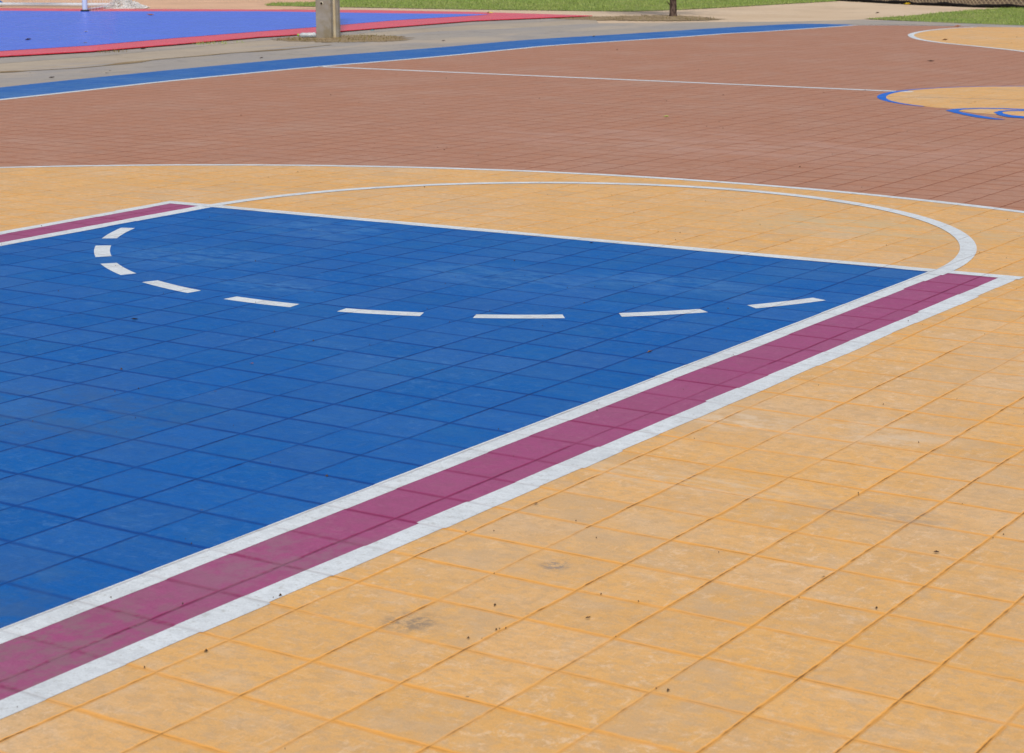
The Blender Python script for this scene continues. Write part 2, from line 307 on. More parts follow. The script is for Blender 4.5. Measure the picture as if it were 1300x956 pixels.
M_markblue = paving('bright_blue_paint', lin(40, 108, 205), lin(30, 90, 185), lin(70, 120, 200), lin(20, 60, 120), wear=.3, var=.05)

def ground_mat(name, cols, scale, bh=.01, rough=.9, extra=None, streak=None):
    m, t, b, co = newmat(name, rough, .3)
    a, c2, c3 = cols
    c = t.mix(t.ss(t.noise(co, scale, 6, .62), .38, .62), a, c2)
    c = t.mix(t.m('MULTIPLY', t.ss(t.noise(co, scale*4.3, 5, .7), .5, .75), .6), c, c3)
    c = t.mix(t.m('MULTIPLY', t.ss(t.noise(co, 60, 3, .7), .35, .8), .35), c, tuple(q*.65 for q in a))
    c = t.mix(t.m('MULTIPLY', t.ss(t.noise(t.vm('ADD', co, (9, 2, 0)), scale*2.3, 7, .72, .8), .53, .68), .5), c, tuple(q*.62 for q in a))
    if streak:
        c = t.mix(t.m('MULTIPLY', t.ss(t.noise(sc(t, co, streak[0], streak[1], 1), 1, 5, .65), .52, .66), streak[2]), c, streak[3])
    t.l.new(c, b.inputs['Base Color'])
    bump(t, b, t.m('MULTIPLY', t.m('ADD', t.noise(co, 30, 5, .65), t.noise(co, 3, 3)), bh))
    return m
M_sand = ground_mat('sandy_soil', (lin(214, 190, 160), lin(206, 180, 148), lin(190, 160, 128)), .35, .008)
M_orange = ground_mat('orange_sand', (lin(222, 180, 146), lin(212, 172, 138), lin(196, 152, 118)), .5, .01)
M_conc = ground_mat('apron_concrete', (lin(160, 153, 146), lin(168, 158, 144), lin(138, 129, 118)), .8, .004, .8, streak=(.9, .35, .5, lin(190, 172, 148)))
M_conc2 = ground_mat('dusty_concrete', (lin(182, 167, 145), lin(172, 157, 138), lin(150, 134, 112)), .7, .005, .85, streak=(1.6, .25, .6, lin(160, 152, 144)))
M_turf = ground_mat('turf_soil', (lin(120, 140, 66), lin(140, 146, 80), lin(160, 140, 96)), 1.2, .02)
M_dirt = ground_mat('brown_dirt', (lin(164, 142, 108), lin(140, 118, 86), lin(112, 94, 64)), 3, .02)

def plain(name, c, rough=.6, spec=.5, var=.12, scale=8, bh=0, c2=None, metal=0):
    m, t, b, co = newmat(name, rough, spec)
    cc = t.mix(t.ss(t.noise(co, scale, 5, .65), .35, .68), c, c2 or tuple(q*(1-var*2.2) for q in c))
    t.l.new(cc, b.inputs['Base Color']); b.inputs['Metallic'].default_value = metal
    if bh: bump(t, b, t.m('MULTIPLY', t.noise(co, scale*3, 4), bh))
    return m
# plastic click tiles of the second court: fine grid, fairly glossy
def plastic(name, c):
    m, t, b, co = newmat(name, .34, .3)
    ang = math.radians(4)
    br = t.n.new('ShaderNodeTexBrick'); br.offset = 0; t.l.new(co, br.inputs['Vector'])
    br.inputs['Scale'].default_value = 1; br.inputs['Brick Width'].default_value = .25; br.inputs['Row Height'].default_value = .25
    br.inputs['Mortar Size'].default_value = .004; br.inputs['Bias'].default_value = 0
    br.inputs['Color1'].default_value = (*c, 1); br.inputs['Color2'].default_value = (*[q*.9 for q in c], 1); br.inputs['Mortar'].default_value = (*[q*.6 for q in c], 1)
    dust = t.m('MULTIPLY', t.ss(t.noise(sc(t, co, .6, 1.6, 1), 1.4, 6, .65), .45, .75), .18)
    cc = t.mix(dust, br.outputs[0], lin(190, 190, 200))
    t.l.new(cc, b.inputs['Base Color'])
    t.l.new(t.m('ADD', t.m('MULTIPLY', dust, 1.0), .27), b.inputs['Roughness'])
    bump(t, b, t.m('MULTIPLY', t.noise(co, 8, 3), .0015))
    return m
M_pblue = plastic('blue_plastic', lin(62, 104, 236)); M_pred = plastic('red_plastic', lin(244, 50, 68))

# ---------------------------------------------------------------- ground and court
def rect(x0, x1, y0, y1): return [(x0, y0), (x1, y0), (x1, y1), (x0, y1)]
sheet('ground', rect(-300, 300, -300, 300), -.012, M_sand)
sheet('orange_sand', [(-60, 13), (-23.5, 17.0), (-18, 19.4), (-17.5, 20.6), (-19.8, 21.3), (-19, 24), (-26, 34), (-60, 60)], -.009, M_orange)
ap = PLAN['apron']; sheet('concrete_apron', [p for p in ap], -.006, M_conc)
sheet('dusty_concrete', PLAN['apron2'], -.0065, M_conc2)

side = smooth_line(PLAN['side']); bord = smooth_line(PLAN['bord'])
far = [Vector(p) for p in PLAN['faredge']]
# brown court slab: near side line and bottom continue out of the picture
s0 = Vector((-7.2, 2.2)); s1 = Vector((-7.2, -7.0))
court = [s1, s0] + side + far[1:] + [Vector((9, 19.3)), Vector((9, -7.0))]
sheet('court_paving', court, 0, M_brown, thick=.06)
b0 = [Vector((-8.2, -7.9)), Vector((-8.2, 2.6))]
sheet('court_border', b0 + bord + list(reversed(side)) + [s0, s1, Vector((9, -7.0)), Vector((9, -7.9))], 0, M_border, thick=.055)
def jit(P, a, step=.187, seed=1):
    r = random.Random(seed); out = []; cur = r.uniform(-a, a); acc = 0
    for i, p in enumerate(P):
        if i:
            acc += (p-P[i-1]).length
            if acc > step: acc -= step; cur = r.uniform(-a, a)
        out.append(cur)
    return out
def wavy(P, d, a, seed):
    J = jit(P, a, seed=seed)
    q = []
    for i, p in enumerate(P):
        A = P[max(0, i-1)]; B = P[min(len(P)-1, i+1)]; t = (B-A).normalized(); q.append(p+Vector((-t.y, t.x))*(d+J[i]))
    return q
Z1, Z2, Z3, Z4 = .0005, .001, .0015, .0024
full = [s1, s0] + side
strip('painted_side_line', offset(full, 0.0), offset(full, -.075), Z2, M_white)
endl = [side[-1]] + far[1:] + [Vector((9, 19.3))]
strip('painted_end_line', endl, offset(endl, -.06), Z2-.0002, M_white)
# three point zone
def arc(cx, cy, r, a0, a1, n): return [Vector((cx+r*math.cos(math.radians(a0+(a1-a0)*i/n)), cy+r*math.sin(math.radians(a0+(a1-a0)*i/n)))) for i in range(n+1)]
TC = (-.2071, -3.323); TR = 5.2996
a3 = [Vector((TC[0]-TR, -6.2))] + arc(*TC, TR, 180, 0, 220) + [Vector((TC[0]+TR, -6.2))]
sheet('yellow_zone', a3, Z1, M_yellow)
strip('painted_three_point_line', wavy(a3, 0, .003, 3), wavy(a3, -.055, .003, 4), Z3, M_white)
# key: blue lane with maroon edges, lines follow the joints
def edge(cx, k, y0, y1, a, seed):
    r = random.Random(seed); pts = []; y = y1
    rows = []
    i = math.floor((y1-Y0)/TY); yy = Y0+i*TY
    cuts = [y1]
    while yy > y0: cuts.append(yy); yy -= TY
    cuts.append(y0)
    for A, B in zip(cuts, cuts[1:]):
        j = r.uniform(-a, a)
        sk = r.uniform(-a, a)*.5
        pts.append(Vector((cx+k*A+j, A-.002))); pts.append(Vector((cx+k*B+j+sk, B+.002)))
    return pts
YB = -6.2
R = [edge(1.6835, -.0007, YB, -.05, .0012, 1), edge(1.7455, -.0006, YB, -.05, .003, 2), edge(1.9488, .0013, YB, -.03, .0045, 3), edge(2.0165, .0018, YB, .03, .005, 4)]
Lf = [edge(-1.7807, -.0383, YB, -.05, .003, 5), edge(-1.8621, -.0484, YB, -.05, .003, 6), edge(-2.0315, -.0572, YB, -.05, .004, 7), edge(-2.0921, -.0551, YB, 0, .004, 8)]
FT = lambda x: .0176*x+.0002
FL = lambda x: .0185*x-.0647
def corner(P, f): P[0] = Vector((P[0].x, f(P[0].x))); return P
for q in R[:3]+Lf[:3]: corner(q, FL)
corner(R[3], FT); corner(Lf[3], FT)
sheet('blue_key', Lf[0] + list(reversed(R[0])), Z2, M_blue)
sheet('maroon_lane_edge', R[1] + list(reversed(R[2])), Z2, M_maroon)
sheet('maroon_lane_edge', Lf[1] + list(reversed(Lf[2])), Z2, M_maroon)
def poly2(name, A, B, z, m): sheet(name, A + list(reversed(B)), z, m)
poly2('painted_lane_line', R[0], R[1], Z3, M_white); poly2('painted_lane_line', R[2], R[3], Z3, M_white)
poly2('painted_lane_line', Lf[0], Lf[1], Z3, M_white); poly2('painted_lane_line', Lf[2], Lf[3], Z3, M_white)
xs = [-2.0921+i*(2.0165+2.0921+.006)/66 for i in range(67)]
r_ = random.Random(9)
J1 = [r_.uniform(-.006, .006) for _ in range(40)]; J2 = [r_.uniform(-.006, .006) for _ in range(40)]
up = [Vector((x, FT(x)+J1[int((x+3)/TX)]*.6)) for x in xs]; lo = [Vector((x, FL(x)+J2[int((x+3)/TX)]*.6)) for x in xs]
strip('painted_free_throw_line', up, lo, Z3+.0004, M_white)
CC = (-.042, -.0553)
A0 = arc(*CC, 1.8, -1, 181, 120); A1 = arc(*CC, 1.735, -1, 181, 120)
def jr(P, seed, a=.004):
    r = random.Random(seed); return [p+(p-Vector(CC)).normalized()*(r.uniform(-a, a) if i % 2 else 0) for i, p in enumerate(P)]
strip('painted_free_throw_arc', A0, A1, Z4, M_white)
for a, b in ((-155.6, -145.8), (-139.7, -130.2), (-124.8, -115.6), (-109.6, -99.9), (-93.9, -84.5), (-78.6, -69.2), (-63.5, -53.9), (-47.9, -38.4), (-32.7, -23.4)):
    r1 = 1.79+random.uniform(-.006, .006)
    strip('painted_arc_dash', arc(*CC, r1, a, b, 10), arc(*CC, r1-.062, a+.1, b-.1, 10), Z3, M_white)
# centre: halfway line, circle and ornament
H0 = Vector((-7.62, 8.03)); H1 = Vector((8, 7.74))
H0.y = 7.8616-.0176*H0.x; H1.y = 7.8616-.0176*H1.x
strip('painted_halfway_line', [H0, Vector((-1.55, 7.8616+.0176*1.55))], [H0+Vector((0, -.08)), Vector((-1.55, 7.7816+.0176*1.55))], Z2, M_white)
CZ = (-.4729, 7.7485, 1.2318)
sheet('centre_circle', arc(CZ[0], CZ[1], CZ[2]-.02, 0, 359, 119), Z1, M_yellow)
# its blue outline swells at the left tip
oc = []; ic = []
for i in range(181):
    a = math.radians(20+i*(245-20)/180); w = .03+.04*max(0, math.cos(a-math.radians(196)))**6
    oc.append(Vector((CZ[0]+CZ[2]*math.cos(a), CZ[1]+CZ[2]*math.sin(a)))); ic.append(Vector((CZ[0]+(CZ[2]-w)*math.cos(a), CZ[1]+(CZ[2]-w)*math.sin(a))))
strip('centre_circle_outline', oc, ic, Z2+.0002, M_markblue)
sheet('centre_ornament', PLAN['logoAfill'], Z3, M_yellow); sheet('centre_ornament', PLAN['logoBfill'], Z3+.0002, M_yellow)
sheet('centre_ornament', PLAN['logoA'], Z4, M_markblue); sheet('centre_ornament', PLAN['logoB'], Z4+.0003, M_markblue)
strip('overpainted_halfway_line', PLAN['ghost'], [(p[0], p[1]-.035) for p in PLAN['ghost']], Z2-.0002, M_ghost)
# far yellow zone
f3 = smooth_line(PLAN['far3'], 5)
sheet('yellow_zone', f3 + [Vector((-4.42, 18.79)), Vector((3, 19.0)), Vector((3, 13.2)), Vector((-1.5, 12.9))], Z1, M_yellow)
st = [Vector((3, 12.5)), Vector((0, 12.6))]
strip('painted_three_point_line', offset(f3, 0), offset(f3, -.075), Z3, M_white)

# second court: plastic tiles 15 mm above the concrete
sheet('concrete_edge', PLAN['edge'], -.005, M_conc)
sheet('plastic_court_border', PLAN['red_out'], .015, M_pred, thick=.008)
sheet('court_underlay', PLAN['blue_in'], .002, M_conc, thick=.006)
sheet('plastic_court', PLAN['blue_in'], .0175, M_pblue)

# ---------------------------------------------------------------- grass
def inside(poly):
    P = np.array([[p[0], p[1]] for p in poly]); 
    def f(x, y):
        c = np.zeros(len(x), bool); j = len(P)-1
        for i in range(len(P)):
            xi, yi = P[i]; xj, yj = P[j]
            k = ((yi > y) != (yj > y)) & (x < (xj-xi)*(y-yi)/(yj-yi+1e-12)+xi); c ^= k; j = i
        return c
    return f
def grass_mat(name, g1, g2, dry, k=.45):
    m, t, b, co = newmat(name, .6, .3)
    c = t.mix(t.ss(t.noise(co, 3, 4), .35, .65), g1, g2)
    c = t.mix(t.m('MULTIPLY', t.ss(t.noise(t.vm('ADD', co, (5, 9, 0)), 1.3, 6, .7), .45, .68), k), c, dry)
    c = t.mix(t.m('MULTIPLY', t.ss(t.noise(co, 45, 2), .45, .7), .5), c, tuple(q*.55 for q in g1))
    t.l.new(c, b.inputs['Base Color'])
    return m
M_grass = grass_mat('grass_blades', lin(140, 162, 74), lin(162, 180, 92), lin(206, 194, 134))
M_dry = grass_mat('dry_grass_blades', lin(150, 132, 84), lin(128, 122, 66), lin(120, 98, 62), .6)
def blades(name, poly, dens, h, m, seed, w=.005, edgefade=0):
    rng = np.random.default_rng(seed); P = np.array([[p[0], p[1]] for p in poly])
    lo_, hi = P.min(0), P.max(0); area = np.prod(hi-lo_); n = int(area*dens)
    x = rng.uniform(lo_[0], hi[0], n); y = rng.uniform(lo_[1], hi[1], n)
    jx = rng.normal(0, .05, n); jy = rng.normal(0, .05, n)
    k = inside(poly)(x+jx, y+jy); x = x[k]; y = y[k]; n = len(x)
    clump = .55+.45*np.sin(x*3.1+np.sin(y*2.3)*2)*np.sin(y*2.7+np.sin(x*1.9))
    a = rng.uniform(0, 2*np.pi, n); hh = h*rng.uniform(.4, 1.1, n)*(.6+.5*clump); ww = w*rng.uniform(.7, 1.5, n)
    la = rng.uniform(0, 2*np.pi, n); ll = hh*rng.uniform(.2, 1.1, n)
    V = np.zeros((n, 3, 3)); dx = np.cos(a)*ww; dy = np.sin(a)*ww
    V[:, 0] = np.stack([x-dx, y-dy, np.full(n, -.012)], 1); V[:, 1] = np.stack([x+dx, y+dy, np.full(n, -.012)], 1)
    V[:, 2] = np.stack([x+np.cos(la)*ll, y+np.sin(la)*ll, hh], 1)
    me = bpy.data.meshes.new(name); me.vertices.add(n*3); me.vertices.foreach_set('co', V.ravel())
    me.loops.add(n*3); me.loops.foreach_set('vertex_index', np.arange(n*3))
    me.polygons.add(n); me.polygons.foreach_set('loop_start', np.arange(0, n*3, 3)); me.polygons.foreach_set('loop_total', np.full(n, 3))
    me.update(); me.validate()
    return tag(link(name, me, m), kind='stuff')
sheet('turf', PLAN['grass1'], -.004, M_turf); sheet('turf', PLAN['grass2'], -.0035, M_turf)
tag(blades('grass', PLAN['grass1'], 420, .034, M_grass, 1, .006), 'short patchy green lawn behind the courts', 'grass')
tag(blades('grass', PLAN['grass2'], 520, .03, M_grass, 2, .006), 'wedge of short green grass in front of the fence', 'grass')
def ragged(P, a, seed):
    r = random.Random(seed); Q = smooth_line(P+P[:1], 14)[:-1]; c = sum(Q, Vector((0, 0)))/len(Q)
    return [c+(q-c)*(1+r.uniform(-a, a)) for q in Q]
sheet('dirt_patch', ragged(PLAN['dirt1'], .13, 1), -.0035, M_dirt)
sheet('dirt_patch', ragged(PLAN['dirt2'], .16, 2), -.0035, M_dirt)
tag(blades('dry_grass', PLAN['dirt1'], 170, .035, M_dry, 3, .006), 'dry grass and litter around the foot of the concrete pole', 'dry grass')
tag(blades('dry_grass', PLAN['dirt2'], 70, .03, M_dry, 4, .006), 'dry grass around the foot of the young tree', 'dry grass')
for (a, b), sd, mm, lb, hh in zip(PLAN['tufts'], (5, 6, 7), (M_grass, M_dry, M_grass), ('strip of green weeds by the red border strip left of the pole', 'brownish weeds at the red border strip on the far left', 'tiny weed tuft just left of the plastic bottle'), (.05, .03, .03)):
    a = Vector(a); b = Vector(b); n = (b-a).normalized(); n = Vector((-n.y, n.x))*.10
    tag(blades('weeds', [a-n, b-n, b+n, a+n], 900, hh, mm, sd, .004), lb, 'weeds')
ck = smooth_line(PLAN['crack']); r_ = random.Random(3)
wd = [.015+.075*max(0, math.sin(i*.37)*math.sin(i*.11+1))+r_.uniform(0, .012) for i in range(len(ck))]
strip('dirt_seam', [p+Vector((w, 0)) for p, w in zip(ck, wd)], [p-Vector((w, 0)) for p, w in zip(ck, wd)], -.0025, M_dirt)

# ---------------------------------------------------------------- concrete pole
M_pole = plain('pole_concrete', lin(164, 158, 150), .85, .3, .12, 5, .006, lin(146, 134, 110))
M_pvc = plain('pvc_pipe', lin(214, 204, 178), .5, .4, .08, 3, 0, lin(200, 176, 130))
M_dark = plain('painted_hole_shade', lin(34, 30, 26), .9, .2)  # near-black colour carries the shade inside the bolt hole
px, py = PLAN['pole']
camv = Vector(PLAN['cam']['loc'][:2])-Vector((px, py))
face_ang = math.atan2(camv.y, camv.x)+math.pi/2         # local -y looks at the camera
root = tag(empty('utility_pole', (px, py, -.012), face_ang-math.radians(27)), 'grey prestressed concrete utility pole with a recessed side, standing in dirt between the two courts', 'utility pole')
HP = 8.2
bm = bmesh.new()
prof = [(-.105, -.13), (.105, -.13), (.105, -.07), (.045, -.05), (.045, .05), (.105, .07), (.105, .13), (-.105, .13), (-.105, .07), (-.045, .05), (-.045, -.05), (-.105, -.07)]
rg = []
for z in np.linspace(-.3, HP, 12):
    s = 1-.28*max(0, z)/HP
    rg.append([bm.verts.new((x*s, y*s, z)) for x, y in prof])
for A, B in zip(rg, rg[1:]):
    for k in range(len(prof)): bm.faces.new([A[k], A[(k+1) % 12], B[(k+1) % 12], B[k]])
bm.faces.new(rg[-1]); bm.faces.new(rg[0])
bmesh.ops.bevel(bm, geom=[e for e in bm.edges if abs(e.verts[0].co.z-e.verts[1].co.z) > .3], offset=.006, segments=1, affect='EDGES')
obj('shaft', bm, M_pole, root)
bm = bmesh.new(); tube(bm, [(.088, -.012, .0), (.075, -.012, .9), (.07, -.012, 3)], .027, 12); obj('cable_pipe', bm, M_pvc, root, True)
bm = bmesh.new(); bmesh.ops.create_cone(bm, cap_ends=True, segments=16, radius1=.013, radius2=.013, depth=.006, matrix=Matrix.Translation((-.02, -.1298, .43)) @ Matrix.Rotation(math.pi/2, 4, 'X')); obj('bolt_hole_disc', bm, M_dark, root)  # solid disc on the face, hole's shade painted as dark colour
bm = bmesh.new(); bmesh.ops.create_cone(bm, cap_ends=False, segments=20, radius1=.022, radius2=.016, depth=.006, matrix=Matrix.Translation((-.02, -.1305, .43)) @ Matrix.Rotation(math.pi/2, 4, 'X')); obj('hole_rim', bm, M_pvc, root)

# ---------------------------------------------------------------- young tree
m, t, b, co = newmat('bark', .9, .2)
bn = t.noise(sc(t, co, 1, 1, .3), 45, 5, .7)
t.l.new(t.mix(t.ss(bn, .4, .65), lin(58, 44, 38), lin(124, 104, 92)), b.inputs['Base Color']); bump(t, b, t.m('MULTIPLY', bn, .012)); M_bark = m
m, t, b, co = newmat('leaves', .5, .4)
t.l.new(t.mix(t.ss(t.noise(co, 2.2, 4), .35, .65), lin(58, 92, 34), lin(98, 128, 52)), b.inputs['Base Color']); M_leaf = m
tx, ty = PLAN['trunk']
root = tag(empty('young_tree', (tx, ty, -.012)), 'slender young tree with a dark rough trunk in a patch of dry grass', 'tree')
bm = bmesh.new()
lean = lambda z: Vector((-.045*z+.02*math.sin(z*2), -.03*z+.015*math.sin(z*3), z))
zs = [-.1, 0, .06, .15, .4, .8, 1.3, 1.8, 2.3, 2.9]
tube(bm, [lean(z) for z in zs], [.066, .064, .058, .055, .051, .049, .047, .042, .034, .02], 14)
r_ = random.Random(5); tips = []
for k in range(11):
    z = 1.55+k*.12; a = k*2.4; p = lean(z); d = Vector((math.cos(a), math.sin(a), .75)).normalized(); L_ = r_.uniform(.6, 1.0)
    pts = [p+d*L_*s+Vector((0, 0, .12*s*s)) for s in (0, .35, .7, 1)]
    tube(bm, pts, [.02, .015, .01, .005], 6); tips += pts[1:]
# a snapped-off twig low on the trunk
tube(bm, [lean(.12), lean(.16)+Vector((-.05, -.03, .03)), lean(.19)+Vector((-.09, -.05, .05))], [.012, .01, .006], 6)
obj('trunk', bm, M_bark, root, True)
rng = np.random.default_rng(8); vs = []; fs = []
for tpt in tips+[lean(2.9), lean(2.6)]:
    for _ in range(75):
        c = np.array(tpt)+rng.normal(0, .2, 3)*np.array([1, 1, .8]); d = rng.normal(0, 1, 3); d /= np.linalg.norm(d); s = rng.normal(0, 1, 3); s -= d*s.dot(d); s /= np.linalg.norm(s)
        L_ = rng.uniform(.05, .09); n0 = len(vs)
        vs += [c-d*L_*.5, c+s*L_*.25, c+d*L_*.5, c-s*L_*.25]; fs.append((n0, n0+1, n0+2, n0+3))
raw('crown', vs, fs, M_leaf, root)

# ---------------------------------------------------------------- five-a-side goal
M_gw = plain('white_goal_paint', lin(222, 230, 236), .4, .5, .04)
M_net = plain('white_net_cord', lin(244, 242, 238), .8, .2, .03)
p0 = Vector((*PLAN['post'], .0175)); bc = Vector((*PLAN['backc'], 0))
dirw = Vector((-6.65, -1.96, 0)).normalized()            # along the goal line, away to the left
dd = bc-Vector((p0.x, p0.y, 0)); 
root = tag(empty('football_goal', (p0.x, p0.y, 0)), 'white football goal with slack white net at the blue plastic court', 'goal')
o = Vector((0, 0, 0)); W = 3.0; HG = 2.05
def post(x):
    bm = bmesh.new(); q = o+dirw*x; tube(bm, [(q.x, q.y, .0175), (q.x, q.y, HG)], .043, 16); obj('post', bm, M_gw, root, True)
post(0); post(W)
bm = bmesh.new(); tube(bm, [(o.x, o.y, HG), (o.x+dirw.x*W, o.y+dirw.y*W, HG)], .04, 16); obj('crossbar', bm, M_gw, root, True)
bk = Vector((dd.x, dd.y, .03)); bk2 = bk+dirw*W*1.0
bm = bmesh.new(); tube(bm, [bk+Vector((0, 0, .01)), bk2+Vector((0, 0, .01))], .034, 12); obj('ground_bar', bm, M_gw, root, True)
for s in (0, 1):
    q = dirw*W*s
    bm = bmesh.new(); tube(bm, [(q.x, q.y, .045), (q.x+bk.x, q.y+bk.y, .04)], .02, 10); obj('side_bar', bm, M_gw, root, True)
    bm = bmesh.new(); tube(bm, [(q.x, q.y, HG), (q.x+bk.x*.42, q.y+bk.y*.42, HG-.05), (q.x+bk.x, q.y+bk.y, .05)], .02, 10); obj('brace', bm, M_gw, root, True)
    # two black clamps at the foot of each post
    bm = bmesh.new(); box(bm, q.x-.055, q.x+.055, q.y-.055, q.y+.055, .0175, .045, .006); obj('post_foot', bm, plain('foot_rubber', lin(60, 60, 58), .8), root)
# nets: cords as thin ribbons of a real grid
def net(name, P, nu, nv, w):
    vs = []; fs = []
    def rib(a, b):
        d = (b-a); 
        if d.length < 1e-6: return
        d.normalize(); s = d.cross(Vector((.6, -.8, .1))); 
        if s.length < .05: s = d.cross(Vector((0, 0, 1)))
        s = s.normalized()*w; s2 = d.cross(s).normalized()*w
        for q in (s, s2):
            n0 = len(vs); vs.extend([a-q, a+q, b+q, b-q]); fs.append((n0, n0+1, n0+2, n0+3))
    for i in range(nu+1):
        for j in range(nv+1):
            if i < nu: rib(P(i/nu, j/nv), P((i+1)/nu, j/nv))
            if j < nv: rib(P(i/nu, j/nv), P(i/nu, (j+1)/nv))
    return raw(name, vs, fs, M_net, root)
def backnet(u, v):
    top = dirw*W*u+Vector((bk.x*.42, bk.y*.42, HG-.06)); bot = dirw*W*u+Vector((bk.x, bk.y, .06))
    p = top.lerp(bot, v); p += Vector((bk.x, bk.y, 0)).normalized()*(.25*math.sin(v*math.pi)*(.6+.3*math.sin(u*9))); p.z = max(.01, p.z-.05*math.sin(v*3)); return p
net('net', backnet, 28, 26, .0022)
def sidenet(u, v):
    q = Vector((bk.x, bk.y, 0))*u; zt = HG if u < .42 else HG*(1-(u-.42)/.58)
    out = -dirw*(.15*math.sin(u*3.14)*v); return Vector((q.x, q.y, max(.015, zt*(1-v))))+out
net('net', sidenet, 18, 20, .0022)
# heap of loose net dragged out on the ground beside the rear corner
ne = Vector((*PLAN['netend'], 0))-p0; ne.z = 0
hr = random.Random(12); wob = [[hr.uniform(0, 1) for _ in range(60)] for _ in range(60)]
def heap(u, v):
    a = Vector((bk.x, bk.y, 0))*.55; b_ = ne; base = a.lerp(b_, u)
    back = Vector((bk.x, bk.y, 0)).normalized()
    i = int(u*34); j = int(v*22)
    q = base+back*(v*(1.9*(1-u)+.12))+Vector((wob[i][j]-.5, wob[j][i]-.5, 0))*.09
    q.z = .01+(.16*(1-u)**1.2+.02)*math.sin(v*math.pi)*(.35+.65*wob[i][j])*1.2
    return q
net('loose_net', heap, 34, 22, .0045)
# blue sand bag on the ground bar
cx_, cy_, cw = PLAN['clamp']
bm = bmesh.new(); bmesh.ops.create_icosphere(bm, subdivisions=3, radius=1)
for v in bm.verts:
    n = math.sin(v.co.x*5)*math.cos(v.co.y*4)*.05; v.co = Vector((v.co.x*(.11+n*.2), v.co.y*.07, v.co.z*.055*(1+n)))
tube(bm, [(0, 0, .05), (0, 0, .075)], [.02, .03], 10)
o_ = obj('ballast_bag', bm, plain('blue_bag', lin(24, 92, 160), .6), None, True); o_.location = (cx_-.05, cy_, .05)
tag(o_, 'small deep blue ballast bag lying by the ground bar of the goal', 'bag')

# ---------------------------------------------------------------- chain-link fence
M_wire = plain('fence_wire', lin(206, 184, 144), .6, .4, .1)
M_tar = plain('black_strip', lin(26, 22, 20), .9, .2)
F = [Vector(p) for p in PLAN['fence']]
f0 = F[0]; fd = (F[-1]-F[0])
# straight run fitted through the surveyed points, extended to both sides
dirf = (F[3]-F[0]).normalized(); 
pl = [F[0]-(F[1]-F[0]).normalized()*3.2] + F + [F[-1]+(F[-1]-F[-2]).normalized()*2.5]
root = tag(empty('chain_link_fence', (pl[0].x, pl[0].y, 0)), 'tan chain-link fence with a black strip along its foot, beyond the sandy path', 'fence')
org = pl[0]
seg = [0]
for a, b_ in zip(pl, pl[1:]): seg.append(seg[-1]+(b_-a).length)
def along(s):
    s = max(0, min(seg[-1], s))
    for i in range(len(pl)-1):
        if s <= seg[i+1]: return pl[i].lerp(pl[i+1], (s-seg[i])/(seg[i+1]-seg[i]))-org
    return pl[-1]-org
vs = []; fs = []; cell = .085; HF = 1.75; w = .0034
nrm = Vector((-dirf.y, dirf.x))
def fr(s0_, z0, s1_, z1):
    a = along(s0_); b_ = along(s1_); A = Vector((a.x, a.y, z0)); B = Vector((b_.x, b_.y, z1)); d = (B-A).normalized(); N = Vector((nrm.x, nrm.y, 0)); q = d.cross(N).normalized()*w; N = N*w
    n0 = len(vs); vs.extend([A-q, A+N, A+q, A-N, B-q, B+N, B+q, B-N])
    for k in range(4): fs.append((n0+k, n0+(k+1) % 4, n0+4+(k+1) % 4, n0+4+k))
nz = int(HF/cell*2); ns = int(seg[-1]/cell)
for i in range(ns):
    for k in range(nz):
        s = i*cell; z = .03+k*cell*.5; off = (k % 2)*cell*.5
        fr(s+off, z, s+cell*.5+off if True else 0, z+cell*.5) if k % 2 == 0 else fr(s+off, z, s, z+cell*.5)
        if k % 2 == 0: fr(s+off, z, s-cell*.5, z+cell*.5)
        else: fr(s+off, z, s+cell, z+cell*.5)
raw('mesh', vs, fs, M_wire, root)
bm = bmesh.new(); tube(bm, [(*(along(s)), .0+.012*math.sin(s*5)+.012) for s in np.linspace(0, seg[-1], 90)], [.034+.008*math.sin(s*17.0) for s in range(90)], 8); obj('foot_strip', bm, M_tar, root, True)
bm = bmesh.new(); tube(bm, [(*(along(s)), HF+.03) for s in np.linspace(0, seg[-1], 12)], .02, 10); obj('top_rail', bm, M_gw, root, True)
for s in (0, seg[-1]):
    bm = bmesh.new(); q = along(s); tube(bm, [(q.x, q.y, -.1), (q.x, q.y, HF+.08)], .03, 12); obj('post', bm, M_gw, root, True)

sheet('dark_ground', [p+Vector((nrm.x, nrm.y))*.12 for p in pl] + [pl[-1]+Vector((5, 14)), pl[0]+Vector((-2, 14))], -.008, ground_mat('dark_brown_ground', (lin(96, 78, 58), lin(128, 104, 76), lin(60, 48, 36)), 1.4, .03))  # darker brown ground sheet behind the mesh
# ---------------------------------------------------------------- litter
x, y, w = PLAN['bottle']
cd = math.atan2(PLAN['cam']['u'][1], PLAN['cam']['u'][0])
ri = Vector(PLAN['cam']['r']); 
root = tag(empty('plastic_bottle', (x, y, .03), math.atan2(ri.y, ri.x)+.12), 'crushed clear plastic bottle with a lime green cap lying left of the concrete pole', 'bottle')
m, t, b, co = newmat('clear_plastic', .22, .5); b.inputs['Base Color'].default_value = (.82, .88, .9, 1); b.inputs['Transmission Weight'].default_value = .45; b.inputs['IOR'].default_value = 1.35; M_clear = m
bm = bmesh.new(); L_ = w
pr = [(-.42, .014), (-.38, .015), (-.33, .026), (-.25, .036), (-.1, .036), (0, .031), (.1, .036), (.22, .034), (.34, .037), (.44, .034), (.46, .02)]
tube(bm, [(q[0]*L_, 0, 0) for q in pr], [q[1] for q in pr], 16)
for v in bm.verts: v.co.z = v.co.z*.8+.004*math.sin(v.co.x*90+v.co.y*120); v.co.y += .003*math.sin(v.co.x*140)
obj('body', bm, M_clear, root, True)
